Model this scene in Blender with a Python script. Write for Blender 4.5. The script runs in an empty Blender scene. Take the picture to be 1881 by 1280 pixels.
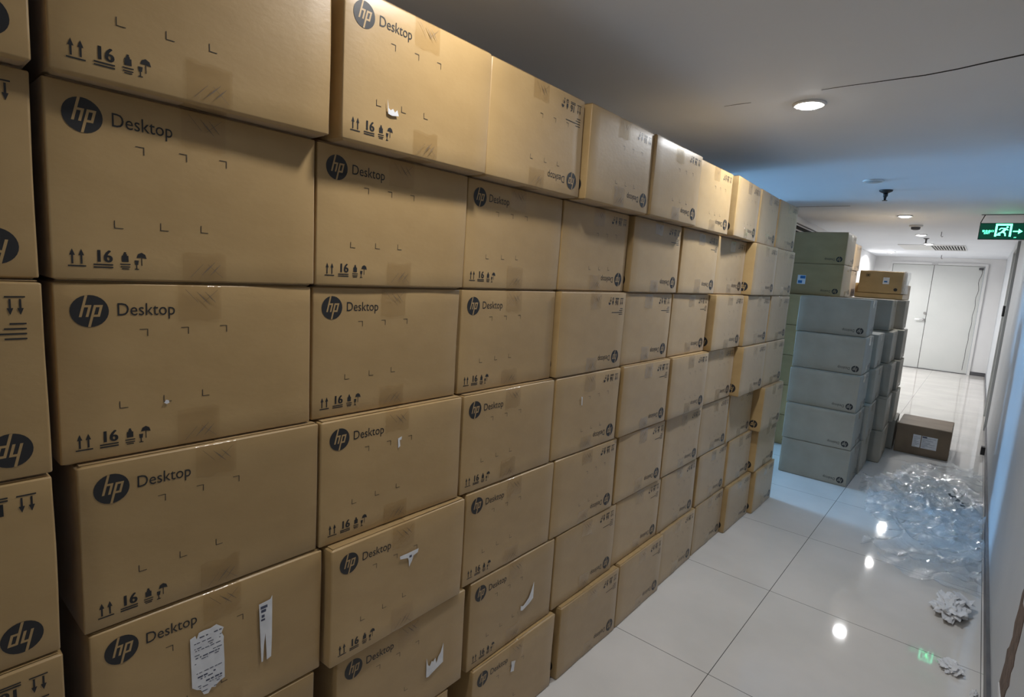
import bpy, bmesh, math, random
from mathutils import Vector, Matrix, noise

S = bpy.context.scene
C = S.collection
PI = math.pi

# ------------------------------------------------------------------ camera
cam_d = bpy.data.cameras.new('camera')
cam = bpy.data.objects.new('camera', cam_d)
C.objects.link(cam)
cam_d.sensor_fit = 'HORIZONTAL'
cam_d.sensor_width = 36.0
cam_d.lens = 36.0 * 1026.53 / 1881.0
cam_d.clip_start = 0.02
R_ = Vector((0.7620376, 0.64444438, 0.06316755))
U_ = Vector((-0.13811453, 0.06645615, 0.98818417))
F_ = Vector((-0.63263186, 0.76175785, -0.13964922))
CAM = Vector((1.02376, 0.0, 1.47434))
m = Matrix.Identity(4)
for i in range(3):
    m[i][0] = R_[i]; m[i][1] = U_[i]; m[i][2] = -F_[i]; m[i][3] = CAM[i]
cam.matrix_world = m
S.camera = cam

# ------------------------------------------------------------------ world, exposure
S.view_settings.view_transform = 'Standard'
S.view_settings.look = 'None'
S.view_settings.gamma = 1.0
S.view_settings.use_curve_mapping = False
S.view_settings.exposure = 0.0
w = bpy.data.worlds.new('world'); S.world = w; w.use_nodes = True
w.node_tree.nodes['Background'].inputs[0].default_value = (0.55, 0.72, 1.0, 1)
w.node_tree.nodes['Background'].inputs[1].default_value = 0.35

# ------------------------------------------------------------------ light settings
LAMP_POWER = {0: 4.8, 1: 9.2, 2: 10.5, 3: 12.5, 4: 14.5, 5: 38.0, 6: 5.0}
LAMP_COL = {0: (1.0, .97, .94), 1: (.92, .96, 1.0), 2: (.96, .98, 1.0), 3: (1.0, .98, .95), 4: (1, .98, .95), 5: (1, .98, .95), 6: (.92, .96, 1.0)}
ROW = 0.2834          # height of one carton
CEIL = 2.245
WX = 1.2386           # right wall
DEND = 14.08          # end wall

win = bpy.data.lights.new('window_daylight', 'AREA')
win.shape = 'RECTANGLE'; win.size = 0.85; win.size_y = 0.92
win.energy = 270; win.color = (0.30, 0.62, 1.0)
wo = bpy.data.objects.new('window_daylight', win); C.objects.link(wo)
wo.location = (-4.62, 4.72, 1.68); wo.rotation_euler = (0, -PI / 2 + .5, 0)

# ------------------------------------------------------------------ materials
def mat(name, col, rough=.6, metal=0.0, spec=.5, emit=None, es=0.0):
    ma = bpy.data.materials.new(name); ma.use_nodes = True
    b = ma.node_tree.nodes['Principled BSDF']
    b.inputs['Base Color'].default_value = (*col, 1)
    b.inputs['Roughness'].default_value = rough
    b.inputs['Metallic'].default_value = metal
    b.inputs['Specular IOR Level'].default_value = spec
    if emit:
        b.inputs['Emission Color'].default_value = (*emit, 1)
        b.inputs['Emission Strength'].default_value = es
    return ma

def N(ma, t, **kw):
    n = ma.node_tree.nodes.new(t)
    for k, v in kw.items():
        if k in n.inputs: n.inputs[k].default_value = v
        else: setattr(n, k, v)
    return n

def link(ma, a, b): ma.node_tree.links.new(a, b)

def noisy(ma, c1, c2, scale=5, detail=6, bump=0.0, bscale=None, stretch=(1, 1, 1), lo=.3, hi=.7, objrand=0.0, bdist=.01):
    b = ma.node_tree.nodes['Principled BSDF']
    tc = N(ma, 'ShaderNodeTexCoord'); mp = N(ma, 'ShaderNodeMapping')
    mp.inputs['Scale'].default_value = stretch
    link(ma, tc.outputs['Object'], mp.inputs['Vector'])
    no = N(ma, 'ShaderNodeTexNoise', Scale=scale, Detail=detail)
    link(ma, mp.outputs[0], no.inputs['Vector'])
    mr = N(ma, 'ShaderNodeMapRange'); mr.inputs['From Min'].default_value = lo; mr.inputs['From Max'].default_value = hi
    link(ma, no.outputs['Fac'], mr.inputs['Value'])
    mx = N(ma, 'ShaderNodeMix', data_type='RGBA')
    mx.inputs['A'].default_value = (*c1, 1); mx.inputs['B'].default_value = (*c2, 1)
    link(ma, mr.outputs[0], mx.inputs['Factor'])
    out = mx.outputs['Result']
    if objrand:
        oi = N(ma, 'ShaderNodeObjectInfo')
        m2 = N(ma, 'ShaderNodeMapRange'); m2.inputs['To Min'].default_value = 1 - objrand; m2.inputs['To Max'].default_value = 1 + objrand
        link(ma, oi.outputs['Random'], m2.inputs['Value'])
        hs = N(ma, 'ShaderNodeHueSaturation'); link(ma, out, hs.inputs['Color']); link(ma, m2.outputs[0], hs.inputs['Value'])
        out = hs.outputs['Color']
    link(ma, out, b.inputs['Base Color'])
    if bump:
        n2 = N(ma, 'ShaderNodeTexNoise', Scale=bscale or scale * 4, Detail=4)
        link(ma, mp.outputs[0], n2.inputs['Vector'])
        bu = N(ma, 'ShaderNodeBump', Strength=bump, Distance=bdist)
        link(ma, n2.outputs['Fac'], bu.inputs['Height']); link(ma, bu.outputs[0], b.inputs['Normal'])
    return ma

M = {}
M['card'] = noisy(mat('cardboard', (.4, .28, .17), .42, spec=.6), (.365, .238, .096), (.43, .288, .124), 6, 7, bump=.12, bscale=70, stretch=(1, 1, 1.8), objrand=.07, bdist=.002)
_b = M['card'].node_tree.nodes['Principled BSDF']; _b.inputs['Sheen Weight'].default_value = .22; _b.inputs['Sheen Roughness'].default_value = .45; _b.inputs['Sheen Tint'].default_value = (.95, .95, 1, 1)
M['card_bluelit'] = noisy(mat('cardboard_bluelit_tint', (.4, .33, .25), .55), (.31, .275, .215), (.37, .33, .265), 6, 7, bump=.12, bscale=70, objrand=.05, bdist=.002)  # brown cardboard greyed in its base colour to imitate the blue light
M['card_dark'] = noisy(mat('cardboard_dark', (.2, .13, .08), .6), (.17, .12, .075), (.23, .165, .105), 6, 7, bump=.12, bscale=70, bdist=.002)
M['card_edge'] = mat('cardboard_cut_edge', (.36, .25, .15), .8)
M['ink'] = mat('printed_ink', (.022, .022, .024), .42, spec=.4)
M['knock'] = M['card']
M['paper'] = noisy(mat('white_paper', (.75, .76, .78), .5), (.66, .67, .70), (.82, .83, .85), 30, 4, bump=.1, bscale=60, bdist=.001)
M['paperink'] = mat('label_ink', (.06, .07, .12), .5)
M['blueink'] = mat('blue_label_ink', (.03, .16, .4), .5)
M['black'] = mat('black_plastic', (.02, .02, .022), .4)
M['darkgap'] = mat('dark_recess', (.01, .01, .01), .9)

def facing(ma, bu, pw, hi, lo):
    lw = N(ma, 'ShaderNodeLayerWeight'); link(ma, bu.outputs[0], lw.inputs['Normal'])
    p = N(ma, 'ShaderNodeMath', operation='POWER'); p.inputs[1].default_value = pw; link(ma, lw.outputs['Facing'], p.inputs[0])
    a = N(ma, 'ShaderNodeMath', operation='MULTIPLY_ADD'); a.inputs[1].default_value = hi; a.inputs[2].default_value = lo
    link(ma, p.outputs[0], a.inputs[0]); return a

def tape_mat():
    ma = mat('clear_tape', (.42, .33, .22), .12, spec=.6)
    b = ma.node_tree.nodes['Principled BSDF']
    b.inputs['Coat Weight'].default_value = .0
    tc = N(ma, 'ShaderNodeTexCoord')
    no = N(ma, 'ShaderNodeTexNoise', Scale=38.0, Detail=3.0); link(ma, tc.outputs['Object'], no.inputs['Vector'])
    bu = N(ma, 'ShaderNodeBump', Strength=.4, Distance=.005); link(ma, no.outputs['Fac'], bu.inputs['Height'])
    gl = N(ma, 'ShaderNodeBsdfGlossy'); gl.inputs['Roughness'].default_value = .1
    link(ma, bu.outputs[0], gl.inputs['Normal']); 
    tr = N(ma, 'ShaderNodeBsdfTransparent'); tr.inputs['Color'].default_value = (.955, .93, .88, 1)
    fr = facing(ma, bu, 3.2, .5, .03)
    mx = N(ma, 'ShaderNodeMixShader')
    link(ma, fr.outputs[0], mx.inputs[0]); link(ma, tr.outputs[0], mx.inputs[1]); link(ma, gl.outputs[0], mx.inputs[2])
    link(ma, mx.outputs[0], ma.node_tree.nodes['Material Output'].inputs['Surface'])
    return ma
M['tape'] = tape_mat()

def film_mat(name, white, base, scale=9.0):
    ma = mat(name, (.8, .85, .9), .2)
    tc = N(ma, 'ShaderNodeTexCoord')
    no = N(ma, 'ShaderNodeTexNoise', Scale=scale, Detail=8.0, Roughness=.65); no.inputs['Distortion'].default_value = 1.5
    link(ma, tc.outputs['Object'], no.inputs['Vector'])
    bu = N(ma, 'ShaderNodeBump', Strength=.45, Distance=.02); link(ma, no.outputs['Fac'], bu.inputs['Height'])
    gl = N(ma, 'ShaderNodeBsdfGlossy'); gl.inputs['Roughness'].default_value = .12; link(ma, bu.outputs[0], gl.inputs['Normal'])
    di = N(ma, 'ShaderNodeBsdfDiffuse'); di.inputs['Color'].default_value = (.85, .88, .92, 1); link(ma, bu.outputs[0], di.inputs['Normal'])
    tl = N(ma, 'ShaderNodeBsdfTranslucent'); tl.inputs['Color'].default_value = (.8, .84, .9, 1)
    ad = N(ma, 'ShaderNodeMixShader'); ad.inputs[0].default_value = .35
    link(ma, di.outputs[0], ad.inputs[1]); link(ma, tl.outputs[0], ad.inputs[2])
    tr = N(ma, 'ShaderNodeBsdfTransparent'); tr.inputs['Color'].default_value = (.96, .98, .99, 1)
    mr = N(ma, 'ShaderNodeMapRange'); mr.inputs['From Min'].default_value = .38; mr.inputs['From Max'].default_value = .68
    mr.inputs['To Min'].default_value = base; mr.inputs['To Max'].default_value = white
    link(ma, no.outputs['Fac'], mr.inputs['Value'])
    m1 = N(ma, 'ShaderNodeMixShader'); link(ma, mr.outputs[0], m1.inputs[0]); link(ma, tr.outputs[0], m1.inputs[1]); link(ma, ad.outputs[0], m1.inputs[2])
    fr = facing(ma, bu, 3.0, .7, .045)
    m2 = N(ma, 'ShaderNodeMixShader'); link(ma, fr.outputs[0], m2.inputs[0]); link(ma, m1.outputs[0], m2.inputs[1]); link(ma, gl.outputs[0], m2.inputs[2])
    link(ma, m2.outputs[0], ma.node_tree.nodes['Material Output'].inputs['Surface'])
    return ma
M['film'] = film_mat('clear_plastic_film', .34, .05, 6.0)
M['wrap'] = film_mat('stretch_wrap', .3, .08, 20.0)

def floor_mat():
    ma = mat('polished_tile', (.7, .69, .67), .09, spec=.5)
    b = ma.node_tree.nodes['Principled BSDF']
    tc = N(ma, 'ShaderNodeTexCoord'); mp = N(ma, 'ShaderNodeMapping')
    # joints: x = 0.4176 + i*0.8 ; y = 2.0185 + j*0.8
    mp.inputs['Location'].default_value = (-0.4176 + 8.0, -2.0185 + 8.0, 0)
    link(ma, tc.outputs['Object'], mp.inputs['Vector'])
    sp = N(ma, 'ShaderNodeSeparateXYZ'); link(ma, mp.outputs[0], sp.inputs[0])
    fs = []
    for ax in ('X', 'Y'):
        md = N(ma, 'ShaderNodeMath', operation='MODULO'); md.inputs[1].default_value = .8; link(ma, sp.outputs[ax], md.inputs[0])
        sb = N(ma, 'ShaderNodeMath', operation='SUBTRACT'); sb.inputs[1].default_value = .4; link(ma, md.outputs[0], sb.inputs[0])
        ab = N(ma, 'ShaderNodeMath', operation='ABSOLUTE'); link(ma, sb.outputs[0], ab.inputs[0])
        gt = N(ma, 'ShaderNodeMath', operation='GREATER_THAN'); gt.inputs[1].default_value = .3986; link(ma, ab.outputs[0], gt.inputs[0])
        fs.append(gt)
    mxm = N(ma, 'ShaderNodeMath', operation='MAXIMUM'); link(ma, fs[0].outputs[0], mxm.inputs[0]); link(ma, fs[1].outputs[0], mxm.inputs[1])
    no = N(ma, 'ShaderNodeTexNoise', Scale=2.2, Detail=7.0); link(ma, mp.outputs[0], no.inputs['Vector'])
    mr = N(ma, 'ShaderNodeMapRange'); mr.inputs['From Min'].default_value = .35; mr.inputs['From Max'].default_value = .7
    link(ma, no.outputs['Fac'], mr.inputs['Value'])
    mx = N(ma, 'ShaderNodeMix', data_type='RGBA'); mx.inputs['A'].default_value = (.72, .69, .655, 1); mx.inputs['B'].default_value = (.62, .60, .57, 1)
    link(ma, mr.outputs[0], mx.inputs['Factor'])
    m2 = N(ma, 'ShaderNodeMix', data_type='RGBA'); m2.inputs['B'].default_value = (.09, .085, .08, 1)
    link(ma, mxm.outputs[0], m2.inputs['Factor']); link(ma, mx.outputs['Result'], m2.inputs['A'])
    link(ma, m2.outputs['Result'], b.inputs['Base Color'])
    r = N(ma, 'ShaderNodeMapRange'); r.inputs['To Min'].default_value = .025; r.inputs['To Max'].default_value = .06
    r.inputs['From Min'].default_value = .3; r.inputs['From Max'].default_value = .75
    link(ma, no.outputs['Fac'], r.inputs['Value']); link(ma, r.outputs[0], b.inputs['Roughness'])
    return ma
M['floor'] = floor_mat()
M['wall'] = noisy(mat('white_wall_paint', (.7, .7, .7), .55), (.72, .72, .73), (.79, .79, .79), 1.6, 6, bump=.05, bscale=25, bdist=.004)
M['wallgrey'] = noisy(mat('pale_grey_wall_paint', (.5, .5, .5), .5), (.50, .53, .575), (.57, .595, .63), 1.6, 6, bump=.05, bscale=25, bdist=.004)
M['ceiling'] = noisy(mat('ceiling_paint', (.7, .7, .7), .7), (.78, .81, .87), (.83, .86, .91), 1.2, 5)
M['baseboard'] = noisy(mat('grey_baseboard', (.09, .09, .1), .4), (.07, .07, .08), (.12, .12, .13), 8)
M['passage'] = noisy(mat('grey_passage_paint', (.3, .3, .31), .7), (.26, .27, .28), (.32, .33, .34), 1.5)
M['door'] = noisy(mat('white_door_paint', (.7, .71, .7), .35), (.60, .62, .61), (.65, .66, .65), 2)
M['doorgrey'] = noisy(mat('grey_door_paint', (.4, .42, .43), .4), (.34, .36, .37), (.44, .46, .46), 5, stretch=(1, 1, .3))
M['metal'] = mat('brushed_metal', (.55, .55, .56), .3, 1.0)
M['whiteplastic'] = mat('white_plastic', (.7, .7, .7), .35)
M['plaster'] = noisy(mat('exposed_brown_plaster', (.16, .11, .08), .9), (.10, .07, .055), (.2, .14, .11), 25, bump=.5, bscale=60, bdist=.004)
M['brick'] = noisy(mat('exposed_red_brick', (.32, .1, .05), .9), (.2, .07, .04), (.4, .13, .07), 18, bump=.5, bscale=60)
M['crack'] = mat('ceiling_crack_shadow_gap', (.03, .03, .035), .9)
M['lamp_on'] = mat('lamp_diffuser_lit', (.9, .9, .9), .4, emit=(1, .98, .95), es=75)
M['lamp_off'] = mat('lamp_diffuser_unlit', (.45, .46, .47), .4)
M['sign_body'] = mat('sign_green_panel', (.0, .05, .03), .25, emit=(0, .35, .18), es=.10)
M['sign_lit'] = mat('sign_lit_symbol', (.3, .9, .6), .4, emit=(.10, 1.0, .50), es=5.5)
M['window_sky'] = mat('window_pane_glass', (.8, .9, 1.0), .05)
M['grime'] = mat('dark_scrap', (.02, .03, .035), .8)

# ------------------------------------------------------------------ mesh helper
class MB:
    def __init__(s): s.v = []; s.f = []; s.m = []; s.mats = []
    def mi(s, ma):
        if ma not in s.mats: s.mats.append(ma)
        return s.mats.index(ma)
    def add(s, vs, fs, ma):
        o = len(s.v); i = s.mi(ma)
        s.v += [tuple(p) for p in vs]
        for f in fs: s.f.append([o + k for k in f]); s.m.append(i)
    def box(s, x0, x1, y0, y1, z0, z1, ma):
        vs = [(x0, y0, z0), (x1, y0, z0), (x1, y1, z0), (x0, y1, z0), (x0, y0, z1), (x1, y0, z1), (x1, y1, z1), (x0, y1, z1)]
        s.add(vs, [(0, 3, 2, 1), (4, 5, 6, 7), (0, 1, 5, 4), (1, 2, 6, 5), (2, 3, 7, 6), (3, 0, 4, 7)], ma)
    def tube(s, pts, r, ma, n=8):
        pts = [Vector(p) for p in pts]; rings = []
        for i, p in enumerate(pts):
            d = (pts[min(i + 1, len(pts) - 1)] - pts[max(i - 1, 0)]).normalized()
            a = d.orthogonal().normalized() if i == 0 else (prev - prev.dot(d) * d).normalized()
            prev = a; b = d.cross(a)
            rr = r[i] if isinstance(r, (list, tuple)) else r
            rings.append([p + rr * (math.cos(2 * PI * k / n) * a + math.sin(2 * PI * k / n) * b) for k in range(n)])
        vs = [q for g in rings for q in g]; fs = []
        for i in range(len(pts) - 1):
            for k in range(n): fs.append((i * n + k, i * n + (k + 1) % n, (i + 1) * n + (k + 1) % n, (i + 1) * n + k))
        fs.append(tuple(reversed(range(n)))); fs.append(tuple(len(vs) - n + k for k in range(n)))
        s.add(vs, fs, ma)
    def lathe(s, prof, ma, n=24, c=(0, 0, 0)):
        vs = []; fs = []
        for r, z in prof:
            for k in range(n): vs.append((c[0] + r * math.cos(2 * PI * k / n), c[1] + r * math.sin(2 * PI * k / n), c[2] + z))
        for i in range(len(prof) - 1):
            for k in range(n): fs.append((i * n + k, i * n + (k + 1) % n, (i + 1) * n + (k + 1) % n, (i + 1) * n + k))
        if prof[0][0] > 1e-6: fs.append(tuple(reversed(range(n))))
        if prof[-1][0] > 1e-6: fs.append(tuple(len(vs) - n + k for k in range(n)))
        s.add(vs, fs, ma)
    def mesh(s, name, smooth=False):
        me = bpy.data.meshes.new(name); me.from_pydata(s.v, [], s.f)
        for ma in s.mats: me.materials.append(ma)
        me.polygons.foreach_set('material_index', s.m)
        if smooth: me.polygons.foreach_set('use_smooth', [True] * len(s.f))
        me.update(); return me
    def obj(s, name, parent=None, smooth=False, loc=None):
        o = bpy.data.objects.new(name, s.mesh(name, smooth)); C.objects.link(o)
        if parent: o.parent = parent
        if loc: o.location = loc
        return o

def inst(name, me, parent=None):
    o = bpy.data.objects.new(name, me); C.objects.link(o)
    if parent: o.parent = parent
    return o
def tag(o, label, cat, group=None):
    o['label'] = label; o['category'] = cat
    if group: o['group'] = group
    return o
def thing(name, label, cat, loc=(0, 0, 0), rz=0, group=None):
    o = bpy.data.objects.new(name, None); C.objects.link(o); o.empty_display_size = .05
    o.location = loc; o.rotation_euler = (0, 0, rz); return tag(o, label, cat, group)
def struct(name, mb, parent=None, smooth=False):
    o = mb.obj(name, parent, smooth)
    if not parent: o['kind'] = 'structure'
    return o

# ------------------------------------------------------------------ setting: room shell
JN, JF = 4.10, 5.50     # side passage between these y
b = MB(); b.box(-4.9, 1.6, -3.2, DEND + .3, -.12, 0, M['floor']); struct('floor', b)
b = MB(); b.box(-4.9, 1.6, -3.2, DEND + .3, CEIL, CEIL + .12, M['ceiling']); ceiling = struct('ceiling', b)
def crackline(pts, wd):
    mb = MB(); z = CEIL - .0012
    vs = []
    for (x, y), h in zip(pts, wd): vs += [(x, y - h / 2, z), (x, y + h / 2, z), (x, y + h / 2, z + .0010), (x, y - h / 2, z + .0010)]
    fs = []
    for i in range(len(pts) - 1):
        a = i * 4; c = a + 4
        fs += [(a, a + 1, c + 1, c), (a + 1, a + 2, c + 2, c + 1), (a + 3, a, c, c + 3)]
    mb.add(vs, fs, M['crack']); o = mb.obj('ceiling_crack', ceiling); return o
crackline([(.424, 2.512), (.47, 2.508), (.52, 2.506), (.59, 2.508), (.658, 2.507), (.755, 2.508), (.846, 2.49), (.931, 2.462), (1.011, 2.44), (1.13, 2.43), (1.236, 2.425)],
          [.001, .003, .004, .005, .007, .009, .010, .011, .012, .012, .012])
crackline([(.03, 2.552), (.09, 2.549), (.145, 2.551)], [.001, .003, .001])
crackline([(-.60, 5.969), (-.3, 5.97), (-.032, 5.974)], [.014, .014, .012])

b = MB(); b.box(-.75, -.56, -3.2, JN, 0, CEIL, M['wall']); struct('wall_left', b)
b = MB(); b.add([(-1.1, JF, 0), (-.62, JF, 0), (-.85, DEND, 0), (-1.1, DEND, 0), (-1.1, JF, CEIL), (-.62, JF, CEIL), (-.85, DEND, CEIL), (-1.1, DEND, CEIL)],
      [(0, 3, 2, 1), (4, 5, 6, 7), (0, 1, 5, 4), (1, 2, 6, 5), (2, 3, 7, 6), (3, 0, 4, 7)], M['wall']); wl2 = struct('wall_left_far', b)
b = MB(); b.box(-4.75, -.75, JN - .15, JN, 0, CEIL, M['passage']); struct('wall_passage_near', b)
b = MB(); b.box(-4.75, -1.1, JF, JF + .15, 0, CEIL, M['passage']); struct('wall_passage_far', b)
b = MB(); b.box(-.9, 1.5, -3.2, -3.0, 0, CEIL, M['wall']); struct('wall_front', b)
# passage end wall with window opening y 4.22..5.22, z .85..2.15
b = MB()
b.box(-4.75, -4.6, JN, 4.2, 0, CEIL, M['passage']); b.box(-4.75, -4.6, 5.24, JF, 0, CEIL, M['passage'])
b.box(-4.75, -4.6, 4.2, 5.24, 0, 1.2, M['passage']); b.box(-4.75, -4.6, 4.2, 5.24, 2.15, CEIL, M['passage'])
struct('wall_passage_end', b)
b = MB()
for y0, y1, z0, z1 in ((4.2, 4.24, 1.2, 2.15), (5.20, 5.24, 1.2, 2.15), (4.24, 5.2, 1.2, 1.24), (4.24, 5.2, 2.11, 2.15), (4.705, 4.735, 1.24, 2.11)):
    b.box(-4.72, -4.66, y0, y1, z0, z1, M['whiteplastic'])
wn = struct('window_1', b)
b = MB(); b.box(-4.70, -4.694, 4.24, 5.2, 1.24, 2.11, M['window_sky']); struct('glass_pane', b, wn)
M['window_sky'].node_tree.nodes['Principled BSDF'].inputs['Transmission Weight'].default_value = 1.0
# right wall with a recessed door
b = MB()
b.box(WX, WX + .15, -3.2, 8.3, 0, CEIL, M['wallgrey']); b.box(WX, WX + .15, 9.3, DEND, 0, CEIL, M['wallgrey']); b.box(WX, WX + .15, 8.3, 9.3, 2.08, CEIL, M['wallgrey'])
wr = struct('wall_right', b)
b = MB()
b.box(WX - .025, WX + .12, 8.25, 8.32, 0, 2.13, M['doorgrey']); b.box(WX - .025, WX + .12, 9.28, 9.35, 0, 2.13, M['doorgrey'])
b.box(WX - .025, WX + .12, 8.32, 9.28, 2.06, 2.13, M['doorgrey'])
d2 = struct('door_2', b)
b = MB(); b.box(WX + .02, WX + .06, 8.325, 9.275, .006, 2.055, M['doorgrey']); struct('door_leaf', b, d2)
b = MB(); b.box(WX - .045, WX - .02, 8.40, 8.55, 1.30, 1.42, M['black']); struct('lock_case', b, d2)
b = MB(); b.box(WX - .013, WX, -3.0, 8.25, 0, .062, M['baseboard']); b.box(WX - .013, WX, 9.35, DEND, 0, .062, M['baseboard']); struct('baseboard_right', b)
b = MB(); b.box(.99, WX - .013, DEND - .014, DEND, 0, .07, M['baseboard']); b.box(-.85, -.59, DEND - .014, DEND, 0, .07, M['baseboard']); struct('baseboard_back', b)

def patch(name, poly, x, ma, parent, th=.0015, out=-1):
    mb = MB(); n = len(poly)
    vs = [(x, p[0], p[1]) for p in poly] + [(x + out * th, p[0], p[1]) for p in poly]
    fs = [tuple(range(n)), tuple(range(2 * n - 1, n - 1, -1))] + [(i, (i + 1) % n, n + (i + 1) % n, n + i) for i in range(n)]
    mb.add(vs, fs, ma); o = mb.obj(name, parent); return o
patch('exposed_plaster', [(2.285, .585), (2.255, .62), (2.25, .66), (2.235, .70), (2.225, .66), (2.24, .60), (2.235, .575), (2.17, .58), (2.13, .57), (2.14, .50), (2.165, .44), (2.15, .41), (2.18, .37), (2.16, .34), (2.20, .30), (2.215, .26), (2.235, .235), (2.31, .225), (2.40, .215), (2.38, .27), (2.36, .31), (2.37, .35), (2.33, .38), (2.30, .43), (2.32, .47), (2.29, .53)], WX, M['plaster'], wr)
patch('exposed_brick', [(2.30, .16), (2.27, .19), (2.22, .215), (2.16, .235), (2.10, .30), (2.02, .33), (1.95, .40), (1.8, .42), (1.6, .3), (1.7, .1), (2.0, .07), (2.25, .08), (2.34, .11)], WX, M['brick'], wr)
patch('peeled_paint_edge', [(2.40, .213), (2.30, .222), (2.19, .228), (2.25, .205), (2.36, .2)], WX, M['paper'], wr, th=.004)

# end wall with double door
b = MB()
b.box(-1.1, -.56, DEND, DEND + .2, 0, CEIL, M['wall']); b.box(.98, 1.4, DEND, DEND + .2, 0, CEIL, M['wall']); b.box(-.56, .98, DEND, DEND + .2, 2.13, CEIL, M['wall'])
struct('wall_back', b)
b = MB()
b.box(-.575, -.53, DEND - .03, DEND + .12, 0, 2.145, M['whiteplastic']); b.box(.95, .995, DEND - .03, DEND + .12, 0, 2.145, M['whiteplastic'])
b.box(-.53, .95, DEND - .03, DEND + .12, 2.1, 2.145, M['whiteplastic'])
d1 = struct('door_1', b)
b = MB(); b.box(-.526, .157, DEND + .0, DEND + .045, .012, 2.094, M['door']); struct('left_leaf', b, d1)
b = MB(); b.box(.166, .946, DEND + .0, DEND + .045, .012, 2.094, M['door']); struct('right_leaf', b, d1)
b = MB(); b.box(-.526, .946, DEND + .05, DEND + .06, 0, 2.1, M['darkgap']); b.box(-.526, .946, DEND - .02, DEND + .04, 0, .010, M['baseboard']); struct('threshold', b, d1)
b = MB(); b.tube([(.13, DEND, 1.0), (.13, DEND - .05, 1.0)], .026, M['metal'], 14); b.tube([(.13, DEND - .05, 1.0), (.06, DEND - .055, 1.0), (-.005, DEND - .05, .995)], .011, M['metal']); struct('door_lever', b, d1)
b = MB(); b.tube([(.135, DEND, 1.13), (.135, DEND - .02, 1.13)], .027, M['metal'], 14); struct('deadbolt', b, d1)
b = MB(); b.box(.12, .22, DEND - .05, DEND - .03, 2.095, 2.125, M['metal']); struct('latch_plate', b, d1)
b = MB(); b.box(.86, .93, DEND - .03, DEND, 2.03, 2.07, M['baseboard']); struct('closer_bracket', b, d1)
random.seed(5)
b = MB(); pts = []
for i in range(30):
    z = 2.05 - i * .068
    pts.append((.905 - .004 * i * .3 + .018 * math.sin(i * 1.3) * math.exp(-i / 14), DEND - .042, max(z, .03)))
b.tube(pts, .004, M['black'], 6)
tag(b.obj('dangling_cable'), 'thin grey cable hanging down the right edge of the white double door', 'cable')

# wall grille high on far left wall
g = thing('wall_grille', 'dark slatted air grille high on the left wall behind the tall dark stack', 'vent', (-.646, 6.55, 1.86), .0268)
b = MB()
for y0, y1, z0, z1 in ((0, 1.25, 0, .03), (0, 1.25, .31, .34), (0, .03, .03, .31), (1.22, 1.25, .03, .31)): b.box(0, .02, y0, y1, z0, z1, M['whiteplastic'])
b.obj('frame', g)
for k in range(5):
    z = .06 + k * .055
    b = MB(); b.add([(.002, .03, z + .02), (.018, .03, z), (.018, 1.22, z), (.002, 1.22, z + .02), (.002, .03, z + .024), (.018, .03, z + .004), (.018, 1.22, z + .004), (.002, 1.22, z + .024)],
          [(0, 1, 2, 3), (7, 6, 5, 4), (0, 4, 5, 1), (1, 5, 6, 2), (2, 6, 7, 3), (3, 7, 4, 0)], M['whiteplastic']); b.obj('slat', g)
b = MB(); b.box(.0, .002, .03, 1.22, .03, .31, M['darkgap']); b.obj('backing', g)

# ------------------------------------------------------------------ ceiling fixtures
def downlight(i, x, y, label, on=True):
    t = thing('ceiling_downlight', label, 'ceiling light', (x, y, CEIL), 0, None)
    mb = MB(); mb.lathe([(.052, -.0), (.064, -.0), (.066, -.004), (.062, -.010), (.052, -.010), (.050, -.004), (.052, 0)], M['whiteplastic'], 32); mb.obj('trim_ring', t, True)
    mb = MB(); mb.lathe([(.0, -.018), (.022, -.0175), (.040, -.015), (.0485, -.008), (.0495, -.001), (0, -.001)], M['lamp_on'] if on else M['lamp_off'], 32); mb.obj('diffuser', t, True)
    if on:
        l = bpy.data.lights.new('downlight_beam', 'AREA'); l.shape = 'DISK'; l.size = .10; l.spread = math.radians(165); l.energy = LAMP_POWER[i]; l.color = LAMP_COL[i]
        lo = bpy.data.objects.new('downlight_beam', l); C.objects.link(lo); lo.parent = t; lo.location = (0, 0, -.021)
    return t
downlight(0, .34, .88, 'lit round downlight above the near end of the carton wall, outside the picture')
downlight(6, .34, -1.15, 'unseen fill downlight assumed behind the viewpoint, outside the picture')  # unseen, carries on the row's spacing; added as fill for the near ceiling
downlight(1, .346, 2.673, 'brightest and nearest lit round downlight beside the long ceiling crack')
downlight(2, .31, 6.80, 'lit round downlight just in front of the small smoke detector')
downlight(3, .29, 8.90, 'small lit round downlight just behind the smoke detector')
downlight(4, .272, 10.42, 'lit round downlight at the near edge of the far ceiling air grille')
downlight(5, -.42, 12.6, 'faint lit round downlight at far left, near the end wall')
downlight(1, .32, 4.66, 'unlit round downlight in the bluish ceiling before the sprinkler', on=False)

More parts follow.
